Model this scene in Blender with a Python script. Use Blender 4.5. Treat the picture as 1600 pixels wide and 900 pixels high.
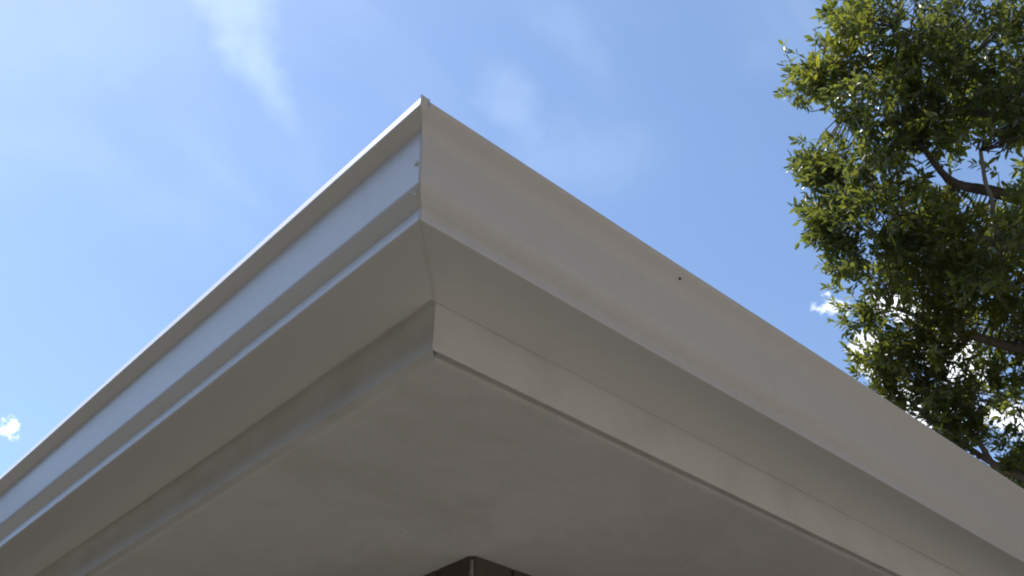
import bpy, math, random
import numpy as np
from mathutils import Vector, Matrix, noise as mnoise

for o in list(bpy.data.objects):
    bpy.data.objects.remove(o)
scene = bpy.context.scene
col = scene.collection

# ------------------------------------------------------------------ camera
# the world axes run along the two eaves of the house; the camera is the origin
FWD = Vector((0.53042995, 0.59652441, 0.60233105))
UPV = Vector((-0.41169348, -0.4398431, 0.79815194))
RGT = Vector((0.74104827, -0.67133947, 0.01227926))
FPX = 1546.09
cam_data = bpy.data.cameras.new('camera')
cam = bpy.data.objects.new('camera', cam_data)
col.objects.link(cam)
M = Matrix((RGT, UPV, -FWD)).transposed().to_4x4()
cam.matrix_world = M
cam_data.sensor_width = 36.0
cam_data.lens = 36.0 * FPX / 1600.0
cam_data.clip_start = 0.02
cam_data.clip_end = 3000
scene.camera = cam


def ray(px, py):
    return (RGT * (px - 800) - UPV * (py - 450) + FWD * FPX).normalized()


def at(px, py, d):
    return ray(px, py) * d


# ------------------------------------------------------------------ light
SUN_EL = math.radians(62)
SUN_AZ = math.radians(-36)          # from +Y towards +X
sun_dir = Vector((math.sin(SUN_AZ) * math.cos(SUN_EL), math.cos(SUN_AZ) * math.cos(SUN_EL), math.sin(SUN_EL)))
sl = bpy.data.lights.new('sun', 'SUN')
sl.energy = 3.3
sl.angle = math.radians(0.53)
sl.color = (1.0, 0.955, 0.88)
so = bpy.data.objects.new('sun', sl)
so.rotation_euler = (-sun_dir).to_track_quat('-Z', 'Y').to_euler()
col.objects.link(so)

world = bpy.data.worlds.new('World')
scene.world = world
world.use_nodes = True
scene.view_settings.view_transform = 'Standard'
scene.view_settings.look = 'None'
scene.view_settings.gamma = 1
scene.view_settings.exposure = 0.58
scene.view_settings.use_curve_mapping = False
scene.render.engine = 'CYCLES'
scene.cycles.filter_width = 2.0


class NT:
    """small helper round a node tree"""
    def __init__(self, tree):
        self.t = tree
        self.n = tree.nodes
        self.l = tree.links

    def new(self, kind, **kw):
        n = self.n.new(kind)
        for k, v in kw.items():
            setattr(n, k, v)
        return n

    def put(self, sock, v):
        if hasattr(v, 'is_output'):
            self.l.new(v, sock)
        elif v is not None:
            sock.default_value = v

    def math(self, op, a, b=None, c=None, clamp=False):
        n = self.new('ShaderNodeMath', operation=op, use_clamp=clamp)
        self.put(n.inputs[0], a)
        if b is not None: self.put(n.inputs[1], b)
        if c is not None: self.put(n.inputs[2], c)
        return n.outputs[0]

    def vmath(self, op, a, b=None, scale=None):
        n = self.new('ShaderNodeVectorMath', operation=op)
        self.put(n.inputs[0], a)
        if b is not None: self.put(n.inputs[1], b)
        if scale is not None: self.put(n.inputs['Scale'], scale)
        return n.outputs['Value'] if op in ('DOT_PRODUCT', 'LENGTH') else n.outputs[0]

    def noise(self, vec, scale, detail=4, rough=0.55, dist=0.0):
        n = self.new('ShaderNodeTexNoise')
        if vec is not None: self.put(n.inputs['Vector'], vec)
        n.inputs['Scale'].default_value = scale
        n.inputs['Detail'].default_value = detail
        n.inputs['Roughness'].default_value = rough
        n.inputs['Distortion'].default_value = dist
        return n

    def smooth(self, v, lo, hi, a=0.0, b=1.0):
        n = self.new('ShaderNodeMapRange', interpolation_type='SMOOTHSTEP')
        self.put(n.inputs[0], v)
        for i, x in enumerate((lo, hi, a, b)):
            n.inputs[i + 1].default_value = x
        return n.outputs[0]

    def mix(self, f, a, b):
        n = self.new('ShaderNodeMix', data_type='RGBA')
        self.put(n.inputs[0], f)
        self.put(n.inputs[6], a)
        self.put(n.inputs[7], b)
        return n.outputs[2]


def build_sky():
    w = NT(world.node_tree)
    world.cycles.sampling_method = 'MANUAL'
    world.cycles.sample_map_resolution = 512
    w.n.clear()
    out = w.new('ShaderNodeOutputWorld')
    bg = w.new('ShaderNodeBackground')
    sky = w.new('ShaderNodeTexSky', sky_type='NISHITA')
    sky.sun_disc = False
    sky.sun_elevation = SUN_EL
    sky.sun_rotation = SUN_AZ
    sky.altitude = 0
    sky.air_density = 1.1
    sky.dust_density = 0.6
    sky.ozone_density = 3.2
    tc = w.new('ShaderNodeTexCoord')
    v = w.vmath('NORMALIZE', tc.outputs['Generated'])

    # thin cirrus: soft streaks over the whole sky, drawn out along one wind direction
    wind = w.new('ShaderNodeMapping')
    w.put(wind.inputs['Vector'], v)
    wind.inputs['Rotation'].default_value = (0.5, 0.35, 0.9)
    wind.inputs['Scale'].default_value = (1.3, 4.2, 2.0)
    n1 = w.noise(wind.outputs[0], 2.1, 6, 0.5, 0.5)
    veil = w.smooth(n1.outputs[0], 0.46, 0.90, 0.0, 0.11)

    nz = {}

    def shared(sc, det, ro):
        if sc not in nz:
            nz[sc] = w.noise(v, sc, det, ro)
        return nz[sc]

    def patch(px, py, qx, qy, half_len, half_wid, amp, dscale, damp, lo, hi, tex_scale, soft=False):
        """a cloud round the direction of a point of the sky, long axis towards (qx,qy)"""
        c = ray(px, py)
        a = (ray(qx, qy) - c)
        a = (a - c * a.dot(c)).normalized()
        b = c.cross(a)
        dn = shared(dscale, 4, 0.6)
        off = w.vmath('SCALE', w.vmath('SUBTRACT', dn.outputs['Color'], (0.5, 0.5, 0.5)), scale=damp)
        vv = w.vmath('ADD', v, off)
        u = w.math('DIVIDE', w.vmath('DOT_PRODUCT', w.vmath('SUBTRACT', vv, tuple(c)), tuple(a)), half_len)
        t = w.math('DIVIDE', w.vmath('DOT_PRODUCT', w.vmath('SUBTRACT', vv, tuple(c)), tuple(b)), half_wid)
        front = w.math('GREATER_THAN', w.vmath('DOT_PRODUCT', v, tuple(c)), 0.5)
        r = w.math('SQRT', w.math('ADD', w.math('MULTIPLY', u, u), w.math('MULTIPLY', t, t)))
        m = w.smooth(r, 1.0, 0.0)
        if soft:
            m = w.math('MULTIPLY', m, m)
        tx = shared(tex_scale, 4, 0.62)
        m = w.smooth(w.math('MULTIPLY', m, w.math('ADD', tx.outputs[0], 0.35)), lo, hi, 0.0, amp)
        return w.math('MULTIPLY', m, front)

    # (point, point along the axis, half length, half width, ...)
    wisps = [
        patch(345, 0, 420, 120, 0.18, 0.085, 0.28, 7, 0.14, 0.0, 1.15, 24, True),
        patch(395, 80, 460, 200, 0.20, 0.058, 0.24, 7, 0.09, 0.0, 1.15, 24, True),
        patch(805, 175, 850, 250, 0.11, 0.055, 0.13, 7, 0.10, 0.0, 1.15, 24, True),
        patch(890, 50, 950, 120, 0.14, 0.060, 0.07, 7, 0.10, 0.0, 1.15, 24, True),
        patch(150, 60, 330, 10, 0.34, 0.18, 0.07, 7, 0.10, 0.0, 1.0, 24, True),
        patch(900, 250, 1050, 240, 0.20, 0.10, 0.07, 7, 0.10, 0.0, 1.0, 24, True),
    ]
    cum = [
        patch(14, 670, 60, 680, 0.022, 0.015, 0.65, 85, 0.042, 0.25, 0.95, 70),
        patch(1302, 479, 1340, 478, 0.030, 0.018, 0.75, 85, 0.034, 0.22, 0.9, 70),
        patch(1362, 560, 1400, 640, 0.052, 0.028, 1.0, 85, 0.034, 0.2, 0.7, 70),
        patch(1410, 478, 1460, 490, 0.060, 0.032, 1.0, 85, 0.034, 0.2, 0.7, 70),
        patch(1440, 640, 1520, 680, 0.080, 0.036, 1.0, 85, 0.034, 0.2, 0.7, 70),
        patch(1590, 655, 1640, 665, 0.060, 0.030, 1.0, 85, 0.034, 0.2, 0.7, 70),
        patch(1490, 560, 1560, 600, 0.080, 0.040, 1.0, 85, 0.034, 0.2, 0.7, 70),
    ]
    # fair-weather cumulus low down all the way round
    sep = w.new('ShaderNodeSeparateXYZ')
    w.put(sep.inputs[0], v)
    n2 = w.noise(w.vmath('MULTIPLY', v, (1, 1, 2.2)), 5.5, 7, 0.58, 0.25)
    low = w.smooth(sep.outputs[2], 0.42, 0.12)
    far = w.math('MULTIPLY', w.smooth(n2.outputs[0], 0.60, 0.70), low)
    tot_w = veil
    for x in wisps:
        tot_w = w.math('MAXIMUM', tot_w, x)
    tot_c = far
    for x in cum:
        tot_c = w.math('MAXIMUM', tot_c, x)
    colr = sky.outputs[0]
    colr = w.mix(tot_w, colr, (5.6, 6.7, 7.2, 1))
    colr = w.mix(tot_c, colr, (7.6, 7.9, 8.2, 1))
    w.put(bg.inputs['Color'], colr)
    bg.inputs['Strength'].default_value = 0.15
    w.l.new(bg.outputs[0], out.inputs[0])


build_sky()

# ------------------------------------------------------------------ materials
MATS = {}


def mat(name):
    m = bpy.data.materials.new(name)
    m.use_nodes = True
    t = NT(m.node_tree)
    b = t.n['Principled BSDF']
    MATS[name] = m
    return m, t, b


def bump(t, b, height, strength, dist):
    n = t.new('ShaderNodeBump')
    n.inputs['Strength'].default_value = strength
    n.inputs['Distance'].default_value = dist
    t.put(n.inputs['Height'], height)
    t.l.new(n.outputs[0], b.inputs['Normal'])


def obj_co(t):
    return t.new('ShaderNodeTexCoord').outputs['Object']


def make_materials():
    # white baked enamel on sheet metal
    m, t, b = mat('gutter_enamel')
    co = obj_co(t)
    n = t.noise(co, 3.0, 5, 0.6)
    n2 = t.noise(co, 45, 4, 0.7)
    f = t.math('MULTIPLY', t.smooth(n.outputs[0], 0.42, 0.75), t.smooth(n2.outputs[0], 0.35, 0.75))
    drip = t.noise(t.vmath('MULTIPLY', co, (38, 38, 5)), 1.0, 5, 0.6)
    f = t.math('MAXIMUM', f, t.smooth(drip.outputs[0], 0.52, 0.78, 0.0, 0.8))
    t.put(b.inputs['Base Color'], t.mix(f, (0.80, 0.785, 0.755, 1), (0.755, 0.735, 0.70, 1)))
    t.put(b.inputs['Roughness'], t.smooth(n.outputs[0], 0.3, 0.7, 0.33, 0.42))
    b.inputs['Specular IOR Level'].default_value = 0.62
    b.inputs['Coat Weight'].default_value = 0.45
    b.inputs['Coat Roughness'].default_value = 0.2
    bump(t, b, t.noise(co, 420, 3, 0.5).outputs[0], 0.12, 0.0006)

    m, t, b = mat('fascia_paint')
    co = obj_co(t)
    n = t.noise(co, 9.0, 5, 0.6)
    t.put(b.inputs['Base Color'], t.mix(t.smooth(n.outputs[0], 0.4, 0.75), (0.80, 0.785, 0.75, 1), (0.70, 0.68, 0.63, 1)))
    b.inputs['Roughness'].default_value = 0.65
    bump(t, b, t.noise(co, 180, 4, 0.6).outputs[0], 0.15, 0.001)

    # plastered and painted soffit: trowel marks, dust and faint damp stains
    m, t, b = mat('soffit_plaster')
    co = obj_co(t)
    a = t.noise(co, 3.4, 6, 0.62, 0.6)
    c = t.noise(co, 13.0, 5, 0.65, 0.8)
    f = t.math('ADD', t.math('MULTIPLY', t.smooth(a.outputs[0], 0.38, 0.68), 0.65), t.math('MULTIPLY', t.smooth(c.outputs[0], 0.4, 0.7), 0.35))
    base = t.mix(f, (0.84, 0.81, 0.775, 1), (0.72, 0.69, 0.65, 1))
    sp = t.noise(co, 150, 2, 0.5)
    base = t.mix(t.smooth(sp.outputs[0], 0.70, 0.78), base, (0.5, 0.47, 0.43, 1))
    t.put(b.inputs['Base Color'], base)
    b.inputs['Roughness'].default_value = 0.85
    h = t.math('ADD', t.noise(co, 26, 5, 0.65, 0.5).outputs[0], t.math('MULTIPLY', t.noise(co, 240, 3, 0.6).outputs[0], 0.35))
    bump(t, b, h, 0.35, 0.004)

    m, t, b = mat('dark_gap')
    b.inputs['Base Color'].default_value = (0.10, 0.09, 0.08, 1)
    b.inputs['Roughness'].default_value = 0.9

    m, t, b = mat('sealant')
    co = obj_co(t)
    n = t.noise(co, 60, 4, 0.6)
    t.put(b.inputs['Base Color'], t.mix(n.outputs[0], (0.79, 0.77, 0.735, 1), (0.70, 0.67, 0.62, 1)))
    b.inputs['Roughness'].default_value = 0.6

    m, t, b = mat('screw_metal')
    b.inputs['Base Color'].default_value = (0.16, 0.15, 0.15, 1)
    b.inputs['Metallic'].default_value = 0.6
    b.inputs['Roughness'].default_value = 0.5

    # dark stained vertical boards
    m, t, b = mat('stained_wood')
    co = obj_co(t)
    g = t.noise(t.vmath('MULTIPLY', co, (60, 60, 2.0)), 1.0, 6, 0.65, 1.2)
    info = t.new('ShaderNodeObjectInfo')
    base = t.mix(g.outputs[0], (0.070, 0.054, 0.044, 1), (0.13, 0.104, 0.088, 1))
    hv = t.new('ShaderNodeHueSaturation')
    t.put(hv.inputs['Color'], base)
    t.put(hv.inputs['Value'], t.smooth(info.outputs['Random'], 0.0, 1.0, 0.7, 1.25))
    t.put(b.inputs['Base Color'], hv.outputs[0])
    b.inputs['Roughness'].default_value = 0.75
    bump(t, b, g.outputs[0], 0.5, 0.003)

    m, t, b = mat('corner_bead_metal')
    co = obj_co(t)
    n = t.noise(co, 70, 4, 0.7)
    t.put(b.inputs['Base Color'], t.mix(t.smooth(n.outputs[0], 0.35, 0.65), (0.40, 0.38, 0.36, 1), (0.14, 0.12, 0.11, 1)))
    b.inputs['Roughness'].default_value = 0.5

    m, t, b = mat('roof_shingle')
    co = obj_co(t)
    n = t.noise(co, 40, 5, 0.7)
    t.put(b.inputs['Base Color'], t.mix(n.outputs[0], (0.10, 0.09, 0.085, 1), (0.23, 0.21, 0.19, 1)))
    b.inputs['Roughness'].default_value = 0.95
    bump(t, b, t.noise(co, 300, 2).outputs[0], 0.6, 0.003)

    m, t, b = mat('lawn')
    co = obj_co(t)
    n = t.noise(co, 1.2, 6, 0.65)
    n2 = t.noise(co, 60, 4, 0.7)
    base = t.mix(n.outputs[0], (0.085, 0.082, 0.060, 1), (0.15, 0.135, 0.115, 1))
    t.put(b.inputs['Base Color'], t.mix(t.smooth(n2.outputs[0], 0.4, 0.7), base, (0.11, 0.10, 0.08, 1)))
    b.inputs['Roughness'].default_value = 0.95
    bump(t, b, n2.outputs[0], 0.8, 0.03)

    m, t, b = mat('concrete')
    co = obj_co(t)
    n = t.noise(co, 0.9, 6, 0.65)
    n2 = t.noise(co, 120, 4, 0.7)
    base = t.mix(n.outputs[0], (0.24, 0.225, 0.205, 1), (0.16, 0.15, 0.135, 1))
    t.put(b.inputs['Base Color'], t.mix(t.smooth(n2.outputs[0], 0.55, 0.75), base, (0.13, 0.12, 0.11, 1)))
    b.inputs['Roughness'].default_value = 0.9
    bump(t, b, n2.outputs[0], 0.4, 0.003)

    m, t, b = mat('bark')
    co = obj_co(t)
    n = t.noise(t.vmath('MULTIPLY', co, (1, 1, 0.5)), 22, 6, 0.7, 0.6)
    n3 = t.noise(co, 3.0, 3, 0.5)
    base = t.mix(n.outputs[0], (0.055, 0.042, 0.032, 1), (0.20, 0.165, 0.13, 1))
    t.put(b.inputs['Base Color'], t.mix(t.smooth(n3.outputs[0], 0.55, 0.7), base, (0.25, 0.22, 0.18, 1)))
    b.inputs['Roughness'].default_value = 0.9
    bump(t, b, n.outputs[0], 0.8, 0.012)

    m, t, b = mat('pale_bark')
    co = obj_co(t)
    n = t.noise(co, 30, 5, 0.7)
    t.put(b.inputs['Base Color'], t.mix(n.outputs[0], (0.20, 0.17, 0.14, 1), (0.46, 0.42, 0.36, 1)))
    b.inputs['Roughness'].default_value = 0.85

    m, t, b = mat('cream_render')
    co = obj_co(t)
    n = t.noise(co, 1.3, 5, 0.6)
    t.put(b.inputs['Base Color'], t.mix(n.outputs[0], (0.52, 0.445, 0.365, 1), (0.43, 0.365, 0.295, 1)))
    b.inputs['Roughness'].default_value = 0.9
    bump(t, b, t.noise(co, 60, 4, 0.6).outputs[0], 0.4, 0.004)

    m, t, b = mat('window_glass')
    b.inputs['Base Color'].default_value = (0.03, 0.035, 0.04, 1)
    b.inputs['Roughness'].default_value = 0.05

    m, t, b = mat('far_foliage')
    co = obj_co(t)
    n = t.noise(co, 0.6, 5, 0.6)
    t.put(b.inputs['Base Color'], t.mix(n.outputs[0], (0.045, 0.05, 0.032, 1), (0.085, 0.082, 0.058, 1)))
    b.inputs['Roughness'].default_value = 0.9

    # glossy evergreen leaves, a little light comes through
    m, t, b = mat('leaf')
    geo = t.new('ShaderNodeNewGeometry')
    co = obj_co(t)
    rnd = geo.outputs['Random Per Island']
    cl = t.noise(co, 1.7, 3, 0.5)
    ramp = t.new('ShaderNodeValToRGB')
    e = ramp.color_ramp.elements
    e[0].position = 0.0; e[0].color = (0.050, 0.070, 0.020, 1)
    e[1].position = 1.0; e[1].color = (0.25, 0.24, 0.034, 1)
    k = e.new(0.45); k.color = (0.105, 0.122, 0.028, 1)
    k = e.new(0.8); k.color = (0.15, 0.165, 0.028, 1)
    f = t.math('ADD', t.math('MULTIPLY', rnd, 0.55), t.math('MULTIPLY', t.smooth(cl.outputs[0], 0.3, 0.72), 0.45))
    t.put(ramp.inputs[0], f)
    t.put(b.inputs['Base Color'], ramp.outputs[0])
    b.inputs['Roughness'].default_value = 0.27
    b.inputs['Specular IOR Level'].default_value = 0.9
    tr = t.new('ShaderNodeBsdfTranslucent')
    hv = t.new('ShaderNodeHueSaturation')
    hv.inputs['Saturation'].default_value = 1.1
    hv.inputs['Value'].default_value = 2.4
    hv.inputs['Hue'].default_value = 0.49
    t.put(hv.inputs['Color'], ramp.outputs[0])
    t.put(tr.inputs[0], hv.outputs[0])
    mx = t.new('ShaderNodeMixShader')
    mx.inputs[0].default_value = 0.5
    t.l.new(b.outputs[0], mx.inputs[1])
    t.l.new(tr.outputs[0], mx.inputs[2])
    t.l.new(mx.outputs[0], t.n['Material Output'].inputs[0])


make_materials()


# ------------------------------------------------------------------ helpers
def mesh_obj(name, verts, faces, material, parent=None, smooth=False):
    me = bpy.data.meshes.new(name)
    me.from_pydata([tuple(v) for v in verts], [], faces)
    me.validate()
    me.update()
    if smooth:
        me.polygons.foreach_set('use_smooth', [True] * len(me.polygons))
    me.materials.append(MATS[material])
    o = bpy.data.objects.new(name, me)
    col.objects.link(o)
    o.parent = parent
    return o


def empty(name, loc=(0, 0, 0)):
    o = bpy.data.objects.new(name, None)
    o.location = loc
    o.empty_display_size = 0.1
    col.objects.link(o)
    return o


def tag(o, label=None, cat=None, group=None, kind=None):
    if label: o['label'] = label
    if cat: o['category'] = cat
    if group: o['group'] = group
    if kind: o['kind'] = kind
    return o


def box(x0, x1, y0, y1, z0, z1):
    v = [(x, y, z) for z in (z0, z1) for y in (y0, y1) for x in (x0, x1)]
    f = [(0, 2, 3, 1), (4, 5, 7, 6), (0, 1, 5, 4), (2, 6, 7, 3), (0, 4, 6, 2), (1, 3, 7, 5)]
    return v, f


def tube(path, radii, sides=8, wob=0.0, seed=0):
    rnd = random.Random(seed)
    V, F = [], []
    prev = None
    for i, (p, r) in enumerate(zip(path, radii)):
        p = Vector(p)
        d = (Vector(path[min(i + 1, len(path) - 1)]) - Vector(path[max(i - 1, 0)])).normalized()
        if prev is None:
            a = d.cross(Vector((0.3, 0.2, 1))).normalized()
        else:
            a = (prev - d * prev.dot(d)).normalized()
        prev = a
        b = d.cross(a)
        for k in range(sides):
            t = 2 * math.pi * k / sides
            rr = r * (1 + wob * (rnd.random() - 0.5))
            V.append(p + (a * math.cos(t) + b * math.sin(t)) * rr)
        if i:
            o = (i - 1) * sides
            for k in range(sides):
                k2 = (k + 1) % sides
                F.append((o + k, o + k2, o + sides + k2, o + sides + k))
    F.append(tuple(reversed(range(sides))))
    n = (len(path) - 1) * sides
    F.append(tuple(range(n, n + sides)))
    return V, F


def smooth_path(pts, n=6):
    """Catmull-Rom through the points"""
    P = [Vector(p) for p in pts]
    P = [P[0] * 2 - P[1]] + P + [P[-1] * 2 - P[-2]]
    out = []
    for i in range(1, len(P) - 2):
        for k in range(n):
            t = k / n
            a, b, c, d = P[i - 1], P[i], P[i + 1], P[i + 2]
            out.append(0.5 * (2 * b + (c - a) * t + (2 * a - 5 * b + 4 * c - d) * t * t + (3 * b - a - 3 * c + d) * t ** 3))
    out.append(P[-2])
    return out


# ------------------------------------------------------------------ ground
GZ = -1.65
gv, gf = box(-400, 400, -400, 400, GZ - 0.5, GZ)
tag(mesh_obj('ground', gv, gf, 'lawn'), kind='structure')
# concrete drive slabs added out of view, bouncing light to the right-hand eave
drv = empty('bounce_driveway', (0, 0, GZ))
tag(drv, kind='structure')
sl_me = None
for i in range(5):
    for j in range(3):
        x0, y0 = 0.1 + i * 2.4, 0.35 - (j + 1) * 2.4
        v, f = box(0, 2.385, 0, 2.385, -0.1, 0.03)
        s = mesh_obj('slab', v, f, 'concrete', drv)
        s.location = (x0, y0, 0)

# unseen wood added all round the plot to block the bright low sky
def unseen_wood():
    V, F = [], []
    n, m = 260, 9
    for i in range(n):
        a = 2 * math.pi * i / n
        for j in range(m):
            t = j / (m - 1)
            lf = max(0.0, -math.cos(a - 0.15))  # taller on the left, keeps low sky light off the left fascia
            top = 7.6 + 3.4 * min(1.0, 1.6 * lf) + 2.2 * mnoise.noise(Vector((math.cos(a) * 5, math.sin(a) * 5, 1.3))) + 1.2 * mnoise.noise(Vector((math.cos(a) * 17, math.sin(a) * 17, 4)))
            r = 22 + 2.5 * t * t + 1.5 * mnoise.noise(Vector((math.cos(a) * 14, math.sin(a) * 14, t * 3.0))) + 0.8 * mnoise.noise(Vector((math.cos(a) * 40, math.sin(a) * 40, t * 8.0)))
            V.append((r * math.cos(a), r * math.sin(a), GZ - 0.05 + t * top))
    for i in range(n):
        i2 = (i + 1) % n
        for j in range(m - 1):
            F.append((i * m + j, i2 * m + j, i2 * m + j + 1, i * m + j + 1))
    # leaf clumps standing out of the mass
    rw = random.Random(8)
    for k in range(14000):
        a = rw.uniform(0, 2 * math.pi)
        t = rw.random() ** 0.7
        r = 21.6 + 2.5 * t * t + rw.uniform(-1.2, 0.8)
        c = Vector((r * math.cos(a), r * math.sin(a), GZ + t * (rw.uniform(6.5, 9) + 3.2 * min(1.0, 1.6 * max(0.0, -math.cos(a - 0.15))))))
        u = Vector((rw.gauss(0, 1), rw.gauss(0, 1), rw.gauss(0, 1))).normalized() * 0.42
        w_ = u.cross(Vector((rw.gauss(0, 1), rw.gauss(0, 1), rw.gauss(0, 1)))).normalized() * 0.26
        b = len(V)
        V += [c - u, c + w_, c + u, c - w_]
        F.append((b, b + 1, b + 2, b + 3))
    o = mesh_obj('sky_blocking_wood', V, F, 'far_foliage')
    tag(o, 'unseen dark green wood added round the plot to block low sky light', 'wood', kind='stuff')


unseen_wood()

# ------------------------------------------------------------------ house
S = 0.70
GX, GY = 0.66301 * S, 0.96052 * S          # front lower edge of the gutters at the corner
HZ = 1.0 * S                               # underside of the gutters
FX, FY = 0.8135 * S, 1.1110 * S            # face of the fascia boards
SZ = 0.906 * S                             # soffit
WX, WY = 1.4351 * S, 1.7432 * S            # wall corner
LEN = 8.0

house = empty('house', (WX, WY, GZ))
tag(house, 'single-storey house corner with white gutters, fascia and broad plastered soffit seen from below', 'house')
HO = Vector((WX, WY, GZ))


def hobj(name, verts, faces, material, parent=None, smooth=False):
    """house part, given in world coordinates"""
    p = parent or house
    base = HO
    return mesh_obj(name, [Vector(v) - base for v in verts], faces, material, p, smooth)


# --- gutter profile: (outwards, up) from the lower front edge, inner bottom first
CTRL = [(0.0015, 0.0210), (0.0060, 0.0246), (0.0120, 0.0298), (0.0155, 0.0332), (0.0172, 0.0360), (0.0180, 0.0395), (0.0195, 0.0490),
        (0.0222, 0.0660), (0.0250, 0.0835), (0.0270, 0.0960), (0.0283, 0.1005), (0.0315, 0.1036), (0.0370, 0.1062), (0.0425, 0.1086), (0.0455, 0.1098)]


def profile():
    pts = [(-0.0985, 0.0046), (-0.098, 0.0006), (-0.06, 0.0), (-0.002, 0.0)]
    pts += [(0.0008, 0.0), (0.0021, 0.0005), (0.0026, 0.0018), (0.0003, 0.0195), (0.0004, 0.0203)]
    cv = smooth_path([Vector((a, 0, b)) for a, b in CTRL], 4)
    pts += [(p.x, p.z) for p in cv]
    # rolled lip leaning back, then folded inwards and down
    pts += [(0.0466, 0.1104), (0.0471, 0.1118), (0.0446, 0.1268), (0.0430, 0.1282), (0.0392, 0.1272), (0.030, 0.1195), (0.0285, 0.112)]
    return pts


PROF = profile()
LIP0 = len(PROF) - 7


# the right run is folded differently: its ogee rolls straight into the rim; only a short
# corner tab keeps an upright lip
def run_in(p):
    src = PROF[:]
    first = next(i for i, (o, z) in enumerate(src) if z > 0.0215 and o > 0.001)
    last = LIP0 + 3
    curve = smooth_path([Vector((a, 0, b)) for a, b in p], 12)
    out = src[:first]
    k = last - first
    for i in range(k + 1):
        c = curve[round(i * (len(curve) - 1) / k)]
        out.append((c.x, c.z))
    tail = [(out[-1][0] - 0.004, out[-1][1] - 0.001), (0.030, 0.1195), (0.0285, 0.112)]
    return out + tail


LOW = [(0.0020, 0.0213), (0.0088, 0.0262), (0.0148, 0.0322), (0.0178, 0.0390), (0.0196, 0.0490), (0.0215, 0.0620), (0.0235, 0.0745), (0.0252, 0.0850)]
PROF_R = run_in(LOW + [(0.0266, 0.0935), (0.0298, 0.1015), (0.0350, 0.1078), (0.0405, 0.1125), (0.0452, 0.1162), (0.0478, 0.1192), (0.0488, 0.1225)])
PROF_TAB = run_in(LOW + [(0.0266, 0.0915), (0.0290, 0.1000), (0.0335, 0.1060), (0.0400, 0.1105), (0.0448, 0.1150), (0.0462, 0.1210), (0.0470, 0.1284)])
assert len(PROF_R) == len(PROF), (len(PROF_R), len(PROF))


def gutter(axis):
    """axis 'y': the left run, axis 'x': the right run; mitred at the corner"""
    n = 90
    idx = [LEN * (k / n) ** 1.6 for k in range(n + 1)]
    if axis == 'x':
        idx = sorted(idx + [0.0125, 0.0130])
        n += 2
    V, F = [], []
    m = len(PROF)
    for k, s in enumerate(idx):
        for q, (o, z) in enumerate(PROF if axis == 'y' else (PROF_TAB if s < 0.0127 else PROF_R)):
            wob = mnoise.noise(Vector((s * 1.7, z * 9, 3.1 if axis == 'y' else 8.7))) * 0.0016 * min(1, s * 3)
            wz = mnoise.noise(Vector((s * 0.8, 5.5, 1.0 if axis == 'y' else 4.0))) * 0.0030 * min(1, s * 2)
            oo = o + wob
            if o < -0.09 and axis == 'y':
                oo += 0.0012 * mnoise.noise(Vector((s * 30, 0.3, 0)))
            elif o < -0.09:
                oo = o - 0.0066
            if axis == 'y':
                V.append((GX - oo, (GY - o) + s * (1 + (o) / LEN), HZ + z + wz))
            else:
                V.append(((GX - o) + s * (1 + (o) / LEN), GY - oo, HZ + z + wz))
    for k in range(n):
        for q in range(m - 1):
            a = k * m + q
            f = (a, a + 1, a + m + 1, a + m)
            F.append(f if axis == 'y' else tuple(reversed(f)))
    # back sheet against the fascia
    b0 = len(V)
    for s in (0.0, LEN):
        for z in (0.0006, 0.118):
            o = -0.0985
            V.append((GX - o, GY - o + s, HZ + z) if axis == 'y' else (GX - o + s, GY - o, HZ + z))
    F.append((b0, b0 + 1, b0 + 3, b0 + 2))
    g = hobj('gutter', V, F, 'gutter_enamel', None, True)
    return g


def auto_smooth(o, ang=30):
    me = o.data
    import bmesh
    bm = bmesh.new()
    bm.from_mesh(me)
    for e in bm.edges:
        if len(e.link_faces) == 2:
            e.smooth = e.link_faces[0].normal.angle(e.link_faces[1].normal, 0) < math.radians(ang)
    bm.to_mesh(me)
    bm.free()


g_left = gutter('y')
g_right = gutter('x')
g_left['label'] = 'sunlit-lipped gutter run along the left eave'
g_right['label'] = 'shaded gutter run along the right eave'
auto_smooth(g_left, 25)
auto_smooth(g_right, 25)


# mitre: sealant smeared along the corner joint
def mitre_seam():
    V, F = [], []
    rnd = random.Random(4)
    pr = [p for p in PROF[3:LIP0]]
    m = len(pr)
    for k, (o, z) in enumerate(pr):
        wl = 0.0022 + 0.0018 * rnd.random() + (0.003 if 0.016 < z < 0.03 else 0)
        wr = 0.0010 + 0.0010 * rnd.random()
        e = 0.0004
        c = (GX - o, GY - o)
        V += [(c[0] - 0.0002, c[1] + wl, HZ + z), (c[0] - e, c[1] - e, HZ + z), (c[0] + wr, c[1] - 0.0002, HZ + z)]
        if k:
            a = (k - 1) * 3
            F += [(a, a + 1, a + 4, a + 3), (a + 1, a + 2, a + 5, a + 4)]
    hobj('mitre_seam', V, F, 'sealant', None, True).parent = house
    # and across the underside
    V, F = [], []
    n = 26
    for k in range(n + 1):
        t = k / n * 0.098
        w = 0.0004 + 0.0004 * rnd.random() + (0.0016 if 0.38 < k / n < 0.5 else 0) * rnd.random()
        j = (rnd.random() - 0.5) * 0.0012
        V += [(GX + t - w + j, GY + t + w, HZ - 0.0004), (GX + t + j, GY + t, HZ - 0.0007), (GX + t + w + j, GY + t - w, HZ - 0.0004)]
        if k:
            a = (k - 1) * 3
            F += [(a, a + 3, a + 4, a + 1), (a + 1, a + 4, a + 5, a + 2)]
    hobj('underside_seam', V, F, 'sealant', None, True)


mitre_seam()


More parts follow.
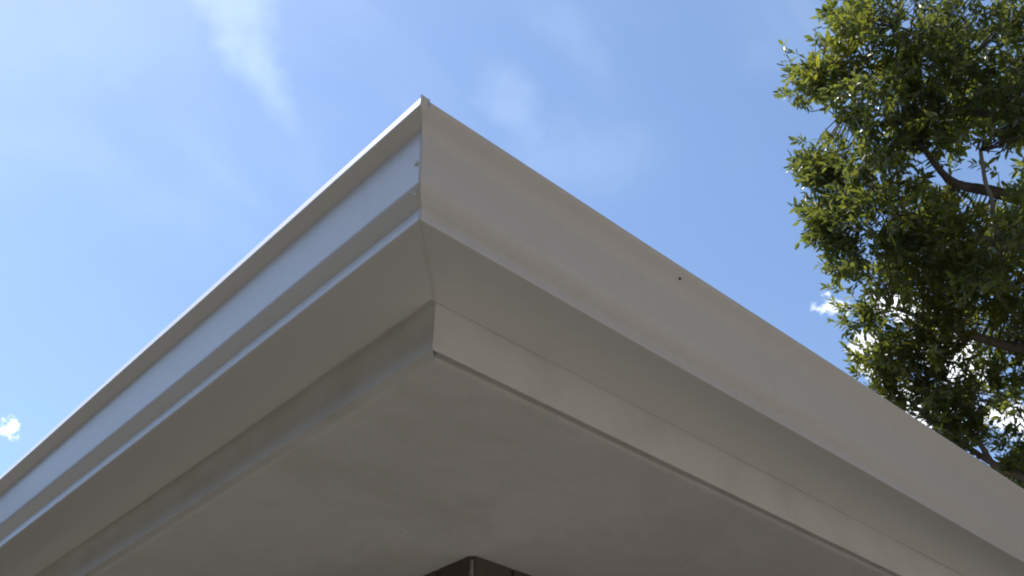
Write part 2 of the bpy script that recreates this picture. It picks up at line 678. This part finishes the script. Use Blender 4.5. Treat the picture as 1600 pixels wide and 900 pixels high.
def rivet(name, c, nrm, r, material, parent):
    c, nrm = Vector(c), Vector(nrm).normalized()
    a = nrm.cross(Vector((0, 0, 1))).normalized()
    b = nrm.cross(a)
    V, F = [], []
    k = 10
    for (rr, h) in ((1.0, -0.2), (0.95, 0.25), (0.6, 0.55)):
        for i in range(k):
            t = 2 * math.pi * i / k
            V.append(c + (a * math.cos(t) + b * math.sin(t)) * r * rr + nrm * r * h)
    V.append(c + nrm * r * 0.62)
    for j in range(2):
        for i in range(k):
            i2 = (i + 1) % k
            F.append((j * k + i, j * k + i2, j * k + k + i2, j * k + k + i))
    for i in range(k):
        F.append((2 * k + i, 2 * k + (i + 1) % k, 3 * k))
    o = hobj(name, V, F, material, None, True)
    o.parent = parent
    return o


def off_at(z):
    for (o0, z0), (o1, z1) in zip(PROF[4:LIP0], PROF[5:LIP0 + 1]):
        if z0 <= z <= z1:
            return o0 + (o1 - o0) * (z - z0) / (z1 - z0)
    return 0.02


rivet('rivet', (GX - off_at(0.062), GY - off_at(0.062) + 0.0075, HZ + 0.062), (-1, 0, -0.1), 0.0034, 'sealant', g_left)
rivet('rivet', (GX - off_at(0.030), GY - off_at(0.030) + 0.010, HZ + 0.030), (-1, 0, -0.4), 0.0026, 'gutter_enamel', g_left)
rv = rivet('rivet', (GX + 0.40, GY - 0.0386, HZ + 0.1105), (0, -0.6, -0.8), 0.0021, 'screw_metal', g_right)
rv['label'] = 'dark screw head under the gutter lip'

# --- fascia: thin metal-wrapped boards, open groove behind, mitred
def fascia(axis):
    n = 60
    V, F = [], []
    th = 0.0032
    top, bot = HZ + 0.16, SZ
    prof = [(0.0, top), (0.0, bot + 0.0012), (0.0008, bot), (th, bot + 0.0004), (th, bot + 0.05), (0.02, bot + 0.05), (0.02, top)]
    m = len(prof)
    for k in range(n + 1):
        s = LEN * (k / n) ** 1.5
        for (i, z) in prof:
            w = mnoise.noise(Vector((s * 2.1, 7.7, 2.0 if axis == 'y' else 6.0))) * 0.0009 * min(1, s * 3)
            if axis == 'y':
                V.append((FX + i + w, FY + i + s * (1 - i / LEN), z + w))
            else:
                V.append((FX + i + s * (1 - i / LEN), FY + i + w, z + w))
    for k in range(n):
        for q in range(m - 1):
            a = k * m + q
            f = (a, a + m, a + m + 1, a + 1)
            F.append(f if axis == 'y' else tuple(reversed(f)))
    return hobj('fascia_board', V, F, 'fascia_paint', None, False)


fb1 = fascia('y')
fb2 = fascia('x')
fb1['label'] = 'fascia board below the left gutter'
fb2['label'] = 'fascia board below the right gutter'
for axis in 'y':  # strip added to close the gap against leaking light
    a, b = 0.0984, 0.1062
    zz = HZ + 0.0045
    if axis == 'y':
        V = [(GX + a, GY + a, zz), (GX + b, GY + b, zz), (GX + b, GY + LEN, zz), (GX + a, GY + LEN, zz)]
    else:
        V = [(GX + a, GY + a, zz), (GX + LEN, GY + a, zz), (GX + LEN, GY + b, zz), (GX + b, GY + b, zz)]
    hobj('gap_filler_strip', V, [(0, 1, 2, 3)] if axis == 'x' else [(0, 3, 2, 1)], 'sealant')
# groove bottoms behind the fascia
for axis in 'yx':
    g0, g1 = 0.0034, 0.026
    zz = SZ + (0.012 if axis == 'x' else 0.0030)
    if axis == 'y':
        V = [(FX + g0, FY + g0, zz), (FX + g1, FY + g1, zz), (FX + g1, FY + LEN, zz), (FX + g0, FY + LEN, zz)]
    else:
        V = [(FX + g0, FY + g0, zz), (FX + LEN, FY + g0, zz), (FX + LEN, FY + g1, zz), (FX + g1, FY + g1, zz)]
    hobj('groove', V, [(0, 1, 2, 3)] if axis == 'x' else [(0, 3, 2, 1)], 'fascia_paint')


# --- soffit: one plastered plane round the corner, slightly uneven, with a rounded arris at the groove
def soffit():
    g = 0.0165
    x0, y0 = FX + g, FY + g
    off = [0.0, 0.0015, 0.004, 0.012, 0.03, 0.06, 0.1, 0.15, 0.2, 0.26, 0.32, 0.38, 0.44, 0.50]
    V, F = [], []

    def h(x, y, d):
        z = SZ + 0.0016 + 0.0016 * mnoise.noise(Vector((x * 3.1, y * 3.1, 0.5))) + 0.0006 * mnoise.noise(Vector((x * 17, y * 17, 2.5)))
        if d < 0.003:
            z += 0.002 - d * 0.7
        return z
    n = 70
    m = len(off)
    for axis in 'yx':
        b0 = len(V)
        for k in range(n + 1):
            s = LEN * (k / n) ** 1.5
            for d in off:
                if axis == 'y':
                    x, y = x0 + d, y0 + d + s * (1 - d / LEN)
                else:
                    x, y = x0 + d + s * (1 - d / LEN), y0 + d
                V.append((x, y, h(x, y, d)))
            # inner wall of the groove
        for k in range(n):
            for q in range(m - 1):
                a = b0 + k * m + q
                f = (a, a + m, a + m + 1, a + 1)
                F.append(tuple(reversed(f)) if axis == 'x' else f)
        b1 = len(V)
        for k in range(n + 1):
            vx = V[b0 + k * m]
            V.append((vx[0], vx[1], SZ + 0.03))
        for k in range(n):
            F.append((b0 + k * m, b0 + (k + 1) * m, b1 + k + 1, b1 + k))
    return hobj('soffit', V, F, 'soffit_plaster', None, True)


sf = soffit()
auto_smooth(sf, 40)

# --- walls: dark stained vertical boards on a backing
wall_l = empty('wall_left', (0, 0, 0)); wall_l.name = 'wall'; wall_l.parent = house
wall_r = empty('wall', (0, 0, 0)); wall_r.parent = house
wall_l['label'] = 'dark board wall below the left eave'
wall_r['label'] = 'dark board wall below the right eave'
WH = SZ - GZ
v, f = box(0.012, 0.05, 0.012, LEN, 0.0, WH + 0.05)
mesh_obj('wall_backing', v, f, 'dark_gap', wall_l)
v, f = box(0.051, LEN, 0.012, 0.05, 0.0, WH + 0.05)
mesh_obj('wall_backing', v, f, 'dark_gap', wall_r)
BW = 0.088
rb = random.Random(3)


def board_mesh():
    # chamfered long edges
    c = 0.0025
    w, d = BW - 0.003, 0.016
    sec = [(0, d), (0, c), (c, 0), (w - c, 0), (w, c), (w, d)]
    V = [(x, y, 0) for x, y in sec] + [(x, y, WH + 0.03) for x, y in sec]
    k = len(sec)
    F = [(i, (i + 1) % k, k + (i + 1) % k, k + i) for i in range(k)] + [tuple(range(k - 1, -1, -1)), tuple(range(k, 2 * k))]
    me = bpy.data.meshes.new('board')
    me.from_pydata(V, [], F)
    me.materials.append(MATS['stained_wood'])
    return me


bme = board_mesh()
nb = int((LEN - 0.2) / BW)
for i in range(nb):
    o = bpy.data.objects.new('board', bme); col.objects.link(o); o.parent = wall_r
    o.location = (0.006 + i * BW, rb.uniform(-0.001, 0.0015), 0)
    o = bpy.data.objects.new('board', bme); col.objects.link(o); o.parent = wall_l
    o.rotation_euler = (0, 0, -math.pi / 2)
    o.scale = (1, 1, 1)
    o.location = (rb.uniform(-0.001, 0.0015), 0.006 + BW - 0.003 + i * BW, 0)
# narrow worn metal bead over the arris
V = []
for z, w in ((0.0, 0.0042), (WH - 0.06, 0.0042), (WH - 0.025, 0.0034), (WH - 0.006, 0.0016)):
    V += [(-0.0018, w, z), (-0.0024, -0.0024, z), (w, -0.0018, z), (w, 0.010, z), (0.010, w, z)]
F = []
for k in range(3):
    for q in range(5):
        a, b = k * 5 + q, k * 5 + (q + 1) % 5
        F.append((a, b, b + 5, a + 5))
F.append((15, 16, 17, 18, 19))
mesh_obj('corner_bead', V, F, 'corner_bead_metal', house)


# --- roof: hipped, in stepped shingle courses, its edge laps into the gutters
def roof():
    pitch = 0.36
    ex, ey = FX - 0.045, FY - 0.045
    z0 = HZ + 0.125
    V, F = [], []
    step = 0.14
    n = 28
    ext = LEN * 2
    for k in range(n):
        a = k * step
        b = (k + 1) * step + 0.03
        zb = z0 + a * pitch
        zt = z0 + b * pitch
        th = 0.012
        for axis in 'xy':
            i0 = len(V)
            for (d, z) in ((a, zb - th), (a, zb), (b, zt - 0.004)):
                p0 = (ex + d, ey + d, z)
                p1 = (ex + LEN, ey + d, z) if axis == 'x' else (ex + d, ey + LEN, z)
                V += [p0, p1]
            for q in range(2):
                f = (i0 + 2 * q, i0 + 2 * q + 1, i0 + 2 * q + 3, i0 + 2 * q + 2)
                F.append(f if axis == 'x' else tuple(reversed(f)))
    r = hobj('roof', V, F, 'roof_shingle')
    # boarding below it, keeps the loft dark
    i = 0.02
    D = n * step
    V = [(FX + i, FY + i, z0 - 0.01), (FX + LEN, FY + i, z0 - 0.01), (FX + i, FY + LEN, z0 - 0.01),
         (FX + D, FY + D, z0 + D * pitch - 0.03), (FX + LEN, FY + D, z0 + D * pitch - 0.03), (FX + D, FY + LEN, z0 + D * pitch - 0.03), (FX + LEN, FY + LEN, z0 + D * pitch - 0.03)]
    d = hobj('roof_deck', V, [(0, 1, 4, 3), (0, 3, 5, 2), (3, 4, 6, 5)], 'dark_gap')
    d.parent = r


roof()

# ------------------------------------------------------------------ added house next door, out of view
# added out of view: sunlit wall warms the right-hand eave, its height blocks sky
added_house = empty('house', (4.2, -4.1, GZ))
tag(added_house, 'unseen three-storey house added across the drive to light the right eave, cream with dark clad top floor', 'house')


def added_neighbour():
    x0, x1, y0, y1, h = -5.6, 6.5, -8.0, 0.0, 9.4
    wins = [(-3.9, 0.9), (-1.2, 0.9), (1.6, 0.9), (4.2, 0.9), (-3.9, 3.7), (-1.2, 3.7), (1.6, 3.7), (4.2, 3.7), (-3.9, 6.5), (-1.2, 6.5), (1.6, 6.5), (4.2, 6.5)]
    ww, wh = 1.0, 1.3
    xs = sorted({x0, x1} | {a for a, _ in wins} | {a + ww for a, _ in wins})
    zs = sorted({0.0, 5.0, h} | {b for _, b in wins} | {b + wh for _, b in wins})
    V, F = [], []

    def quad(*p):
        b = len(V)
        V.extend(p)
        F.append((b, b + 1, b + 2, b + 3))
    for a, b in zip(xs, xs[1:]):
        for c, d in zip(zs, zs[1:]):
            if any(abs(a - wx) < 1e-6 and abs(c - wz) < 1e-6 for wx, wz in wins):
                for p, q in (((a, c), (b, c)), ((b, c), (b, d)), ((b, d), (a, d)), ((a, d), (a, c))):
                    quad((p[0], y1, p[1]), (q[0], y1, q[1]), (q[0], y1 - 0.12, q[1]), (p[0], y1 - 0.12, p[1]))
                continue
            quad((b, y1, c), (a, y1, c), (a, y1, d), (b, y1, d))
    hs = 5.0                      # cream render below bounces light, dark cladding above holds it back
    quad((x0, y0, 0), (x1, y0, 0), (x1, y0, h), (x0, y0, h))
    quad((x0, y1, 0), (x0, y0, 0), (x0, y0, h), (x0, y1, h))
    quad((x1, y0, 0), (x1, y1, 0), (x1, y1, h), (x1, y0, h))
    lo = [f for f in F if sum(V[i][2] for i in f) / len(f) < hs]
    hi = [f for f in F if f not in lo]
    mesh_obj('wall', V, lo, 'cream_render', added_house)
    mesh_obj('wall_cladding', V, hi, 'stained_wood', added_house)
    for wx, wz in wins:
        v, f = box(wx, wx + ww, y1 - 0.13, y1 - 0.122, wz, wz + wh)
        w_ = mesh_obj('window', v, f, 'window_glass', added_house)
        V2, F2 = [], []
        for (a, b, c, d) in ((0, ww, 0, 0.06), (0, ww, wh - 0.06, wh), (0, 0.06, 0.06, wh - 0.06), (ww - 0.06, ww, 0.06, wh - 0.06), (0.06, ww - 0.06, wh / 2 - 0.02, wh / 2 + 0.02)):
            v, f = box(wx + a, wx + b, y1 - 0.121, y1 - 0.07, wz + c, wz + d)
            o_ = len(V2)
            V2 += v
            F2 += [tuple(o_ + q for q in g) for g in f]
        mesh_obj('window_frame', V2, F2, 'fascia_paint', w_)
    e, p = 0.4, 0.32
    ym = (y0 + y1) / 2
    zr = h + (ym - y0 + e) * p
    V = [(x0 - e, y1 + e, h - 0.02), (x1 + e, y1 + e, h - 0.02), (x1 - 3.5, ym, zr), (x0 + 3.5, ym, zr), (x0 - e, y0 - e, h - 0.02), (x1 + e, y0 - e, h - 0.02)]
    V += [(x, y, z - 0.15) for x, y, z in (V[0], V[1], V[5], V[4])]
    F = [(1, 0, 3, 2), (4, 5, 2, 3), (0, 4, 3), (5, 1, 2), (0, 1, 7, 6), (1, 5, 8, 7), (5, 4, 9, 8), (4, 0, 6, 9), (6, 7, 8, 9)]
    mesh_obj('roof', V, F, 'roof_shingle', added_house)


added_neighbour()

# ------------------------------------------------------------------ tree
rng = np.random.default_rng(11)
TB = Vector((6.4, -2.2, GZ))
tree = empty('oak_tree', TB)
tag(tree, 'leafy evergreen tree with small glossy leaves reaching over the right eave', 'tree')


def tobj(name, V, F, m, smooth=True):
    return mesh_obj(name, [Vector(v) - TB for v in V], F, m, tree, smooth)


trunk_top = TB + Vector((0.25, 0.35, 4.1))
path = smooth_path([TB + Vector((0, 0, -0.1)), TB + Vector((0.03, 0.05, 0.7)), TB + Vector((0.12, 0.1, 2.0)), TB + Vector((0.2, 0.25, 3.2)), trunk_top, TB + Vector((0.1, 0.5, 5.4)), TB + Vector((-0.2, 0.4, 6.8))], 5)
rad = list(np.interp(np.linspace(0, 1, len(path)), [0, .08, .2, .6, .8, 1], [0.36, 0.25, 0.21, 0.17, 0.12, 0.05]))
V, F = tube(path, rad, 14, 0.12, 2)
tobj('trunk', V, F, 'bark')

limbs = []      # polylines for twig attachment


def limb(pts, r0, r1, m='bark', seed=1, sides=9):
    p = smooth_path(pts, 6)
    r = np.linspace(r0, r1, len(p))
    V, F = tube(p, list(r), sides, 0.16, seed)
    tobj('limb', V, F, m)
    limbs.extend(p)


limb([TB + Vector((0.18, 0.2, 2.9)), TB + Vector((0.2, 1.2, 3.9)), at(1700, 325, 7.35), at(1600, 311, 7.25), at(1545, 298, 7.2), at(1505, 291, 7.15), at(1478, 276, 7.12), at(1448, 240, 7.15), at(1410, 190, 7.3)], 0.066, 0.010, seed=2)
limb([TB + Vector((0.15, 0.15, 2.6)), TB + Vector((0.3, 1.3, 3.2)), at(1690, 405, 7.0), at(1600, 384, 6.9), at(1530, 372, 6.85), at(1460, 352, 6.9), at(1400, 335, 7.0), at(1340, 320, 7.1)], 0.04, 0.005, seed=3)
limb([TB + Vector((0.1, 0.1, 2.2)), TB + Vector((0.4, 1.4, 2.5)), at(1690, 790, 7.2), at(1600, 747, 7.2), at(1548, 722, 7.2), at(1500, 690, 7.25), at(1455, 655, 7.3), at(1400, 610, 7.3)], 0.042, 0.006, seed=4)
limb([at(1548, 722, 7.2), at(1530, 690, 7.25), at(1505, 655, 7.3), at(1490, 610, 7.4)], 0.022, 0.006, seed=5)
limb([trunk_top, TB + Vector((0.1, 1.3, 4.9)), at(1690, 200, 7.6), at(1600, 190, 7.6), at(1540, 130, 7.6), at(1470, 70, 7.6), at(1400, 40, 7.5)], 0.055, 0.007, seed=6)
limb([at(1600, 190, 7.6), at(1520, 175, 7.5), at(1430, 185, 7.4), at(1350, 195, 7.35), at(1310, 168, 7.3), at(1278, 135, 7.3)], 0.035, 0.005, seed=7)
limb([at(1350, 195, 7.35), at(1320, 188, 7.3), at(1290, 170, 7.25)], 0.010, 0.003, seed=8)
limb([at(1532, 235, 7.1), at(1536, 262, 7.1), at(1540, 285, 7.08), at(1550, 312, 7.05), at(1552, 335, 7.05), at(1562, 372, 7.0)], 0.012, 0.016, 'pale_bark', 9)
limb([TB + Vector((0.2, 0.25, 3.2)), at(1780, 560, 7.4), at(1680, 550, 7.3), at(1600, 545, 7.3), at(1520, 525, 7.3), at(1450, 500, 7.3), at(1390, 480, 7.2)], 0.07, 0.006, seed=10)
limb([at(1520, 525, 7.3), at(1470, 560, 7.3), at(1420, 575, 7.3), at(1380, 575, 7.2)], 0.018, 0.004, seed=12)
for k, (dx, dy, dz) in enumerate([(-2.2, -0.6, 5.6), (-1.6, -2.6, 5.2), (1.5, -2.4, 5.6), (2.6, -0.2, 5.9), (1.6, 2.2, 6.6), (-1.2, 1.2, 7.2), (-2.8, -1.8, 4.4), (0.4, -3.2, 4.6)]):
    e = TB + Vector((dx, dy, dz))
    s = TB + Vector((0.2, 0.25, 3.0 + 0.25 * k))
    mid = s.lerp(e, 0.5) + Vector((0, 0, -0.25))
    limb([s, s.lerp(mid, 0.5) + Vector((0, 0, 0.1)), mid, e.lerp(mid, 0.4) + Vector((0, 0, 0.12)), e], 0.09, 0.012, seed=20 + k)
limbs_np = np.array([tuple(p) for p in limbs])

# lobes of foliage in view: point, radius in metres across, distance, number of sprays
LOBES = [
    (1335, 45, .26, 7.6, 150), (1268, 135, .20, 7.35, 120), (1300, 100, .18, 7.4, 70), (1400, 60, .36, 7.25, 200), (1500, 50, .40, 7.6, 210), (1590, 40, .38, 8.0, 190),
    (1360, 140, .28, 7.05, 150), (1450, 140, .36, 7.25, 200), (1550, 120, .38, 7.8, 190), (1620, 150, .34, 8.0, 130),
    (1292, 268, .19, 7.3, 110), (1268, 262, .11, 7.3, 40), (1355, 235, .28, 7.0, 150), (1430, 215, .26, 7.4, 130), (1490, 200, .22, 7.8, 90), (1612, 265, .26, 8.2, 110),
    (1575, 195, .26, 7.1, 130), (1610, 110, .3, 7.3, 110), (1590, 345, .2, 6.7, 90), (1530, 400, .22, 6.7, 90), (1480, 350, .16, 6.8, 60),
    (1420, -50, .34, 7.6, 110), (1530, -70, .4, 7.8, 120), (1330, -40, .2, 7.7, 40),
    (1308, 338, .22, 7.2, 140), (1280, 350, .10, 7.2, 40), (1375, 325, .32, 7.0, 190), (1440, 380, .28, 7.2, 150), (1500, 385, .26, 7.5, 140), (1570, 365, .26, 7.9, 130), (1460, 300, .16, 7.5, 50),
    (1335, 400, .20, 7.1, 120), (1400, 420, .28, 7.2, 150), (1480, 445, .32, 7.4, 190), (1580, 440, .34, 7.6, 190),
    (1350, 490, .17, 7.3, 75), (1440, 520, .28, 7.25, 140), (1520, 530, .34, 7.5, 200), (1600, 530, .32, 7.5, 170),
    (1375, 560, .17, 7.2, 75), (1435, 590, .24, 7.3, 130), (1500, 605, .26, 7.4, 120), (1575, 600, .22, 7.8, 80),
    (1400, 625, .15, 7.2, 60), (1470, 660, .18, 7.2, 70), (1530, 690, .20, 7.4, 70), (1585, 715, .18, 7.4, 50), (1600, 690, .14, 7.5, 30), (1500, 700, .14, 7.2, 40), (1610, 770, .22, 7.4, 60), (1540, 750, .2, 7.4, 60),
]
SPRIGS = [  # single twigs that stick out of the outline: from, to
    ((1240, 112, 7.35), (1223, 68, 7.35)), ((1248, 150, 7.35), (1221, 150, 7.35)), ((1262, 300, 7.3), (1250, 326, 7.3)), ((1262, 222, 7.3), (1242, 220, 7.3)),
    ((1290, 385, 7.2), (1262, 378, 7.2)), ((1315, 455, 7.2), (1292, 448, 7.2)), ((1322, 500, 7.2), (1303, 470, 7.2)), ((1345, 560, 7.2), (1322, 545, 7.2)),
    ((1345, 590, 7.2), (1332, 578, 7.2)), ((1300, 30, 7.6), (1296, 2, 7.6)), ((1560, 270, 7.3), (1520, 255, 7.3)), ((1500, 310, 7.1), (1482, 330, 7.1)),
    ((1480, 560, 7.2), (1470, 585, 7.2)), ((1585, 690, 7.4), (1600, 700, 7.4)), ((1270, 260, 7.2), (1246, 246, 7.2)), ((1280, 375, 7.2), (1264, 366, 7.2)),
]
starts, dirs, lens, nleaf = [], [], [], []


def add_lobe(c, r, n, depth_stretch, fwd):
    c = np.array(c)
    for _ in range(n):
        d = rng.normal(size=3)
        d /= np.linalg.norm(d)
        rr = r * (rng.random() ** 0.45) * 1.05
        off = d * rr
        if fwd is not None:
            off = off + fwd * (off @ fwd) * (depth_stretch - 1)
        p = c + off
        # holes
        q = mnoise.noise(Vector(p) * 3.3) + 0.5 * mnoise.noise(Vector(p) * 7.1)
        if fwd is not None and (q < (-0.06 if c[2] > 4.2 else -0.1) or rng.random() < 0.25):
            continue
        out = d * 0.8 + np.array((0, 0, 0.35)) + rng.normal(size=3) * 0.45
        out /= np.linalg.norm(out)
        L = rng.uniform(0.10, 0.30)
        starts.append(p - out * L * 0.6)
        dirs.append(out)
        lens.append(L)
        nleaf.append(int(rng.integers(12, 20)))


for (px, py, r, d, n) in LOBES:
    add_lobe(at(px, py, d), r, n, 1.9, np.array(ray(px, py)))
for a, b in SPRIGS:
    p, q = np.array(at(*a)), np.array(at(*b))
    starts.append(p); dirs.append((q - p) / np.linalg.norm(q - p)); lens.append(float(np.linalg.norm(q - p))); nleaf.append(18)

# the rest of the crown, right of the frame and above it
cc = np.array(TB) + np.array((0.0, 0.2, 5.6))
made = 0
while made < 100:
    u = rng.normal(size=3)
    u /= np.linalg.norm(u)
    p = cc + u * np.array((3.9, 3.9, 2.9)) * (0.55 + 0.45 * rng.random())
    v = Vector(p)
    zc = v.dot(FWD)
    if zc > 0.5:
        sx = 800 + FPX * v.dot(RGT) / zc
        sy = 450 - FPX * v.dot(UPV) / zc
        if sx < 1740:
            continue
    if v.z < 1.6 or v.length < 6.6 or v.y < -3.0:
        continue
    add_lobe(p, rng.uniform(0.55, 0.9), 62, 1.0, None)
    made += 1

starts = np.array(starts); dirs = np.array(dirs); lens = np.array(lens); nleaf = np.array(nleaf)
NS = len(starts)


def build_leaves():
    rep = np.repeat(np.arange(NS), nleaf)
    N = len(rep)
    first = np.concatenate(([0], np.cumsum(nleaf)[:-1]))
    k = np.arange(N) - first[rep]
    t = (k + 0.6) / nleaf[rep]
    d = dirs[rep]
    ref = np.where(np.abs(d[:, 2:3]) < 0.9, np.array([[0, 0, 1.0]]), np.array([[1.0, 0, 0]]))
    a = np.cross(d, ref); a /= np.linalg.norm(a, axis=1, keepdims=True)
    b = np.cross(a, d)
    ang = k * 2.39996 + rng.random(NS)[rep] * 6.28 + rng.normal(size=N) * 0.3
    rad = a * np.cos(ang)[:, None] + b * np.sin(ang)[:, None]
    open_ = (1.15 - 0.6 * t + rng.normal(size=N) * 0.18)[:, None]
    ld = d * np.cos(open_) + rad * np.sin(open_) + rng.normal(size=(N, 3)) * 0.12
    ld[:, 2] -= 0.10
    ld /= np.linalg.norm(ld, axis=1, keepdims=True)
    base = starts[rep] + d * (lens[rep] * t)[:, None]
    # blade normal: roughly along the twig / up
    nn = d * 0.55 + np.array([[0, 0, 0.7]]) + rng.normal(size=(N, 3)) * 0.75
    side = np.cross(ld, nn); side /= np.linalg.norm(side, axis=1, keepdims=True)
    nn = np.cross(side, ld)
    L = np.clip(rng.normal(0.054, 0.013, N), 0.022, 0.085)[:, None]
    W = L * rng.uniform(0.14, 0.23, N)[:, None]
    fold = rng.uniform(0.1, 0.5, N)[:, None]
    droop = rng.uniform(-0.06, 0.30, N)[:, None]
    p0 = base + ld * 0.004
    vs = []
    for (u, w) in ((0, 0), (0.32, 1), (0.70, 0.82), (1.0, 0), (0.70, -0.82), (0.32, -1)):
        pos = p0 + ld * L * u + side * W * w + nn * (abs(w) * W * fold - L * droop * u * u)
        vs.append(pos)
    V = np.stack(vs, axis=1).reshape(-1, 3) - np.array(TB)
    o = (np.arange(N) * 6)[:, None]
    Q = np.concatenate((o + np.array([[0, 1, 2, 3]]), o + np.array([[0, 3, 4, 5]])), axis=1).reshape(-1)
    me = bpy.data.meshes.new('crown')
    me.vertices.add(N * 6)
    me.vertices.foreach_set('co', V.astype(np.float32).ravel())
    me.loops.add(len(Q))
    me.loops.foreach_set('vertex_index', Q.astype(np.int32))
    me.polygons.add(N * 2)
    me.polygons.foreach_set('loop_start', (np.arange(N * 2) * 4).astype(np.int32))
    me.update(calc_edges=True)
    me.materials.append(MATS['leaf'])
    ob = bpy.data.objects.new('crown', me)
    col.objects.link(ob)
    ob.parent = tree
    ob['kind'] = 'stuff'
    print('leaves', N, 'sprays', NS)


build_leaves()


def build_twigs():
    V, F = [], []
    LN = limbs_np
    for i in range(NS):
        s, d, L = starts[i], dirs[i], lens[i]
        # twig back towards the nearest limb for a while
        j = np.argmin(((LN - s) ** 2).sum(1))
        back = LN[j] - s
        bl = np.linalg.norm(back)
        pts = [s + d * L, s + d * L * 0.5, s]
        rr = [0.0012, 0.002, 0.0028]
        if bl > 1e-3 and i % 3 == 0:
            f = min(1.0, 0.75 / bl)
            pts += [s + back * f * 0.5 - d * L * 0.25 * (1 - f * 0.5), s + back * f]
            rr += [0.0038, 0.005]
        v, fc = tube(pts, rr, 3)
        o = len(V)
        V += v
        F += [tuple(o + q for q in x) for x in fc]
    tw = tobj('twigs', V, F, 'bark', True)
    tw['kind'] = 'stuff'


build_twigs()
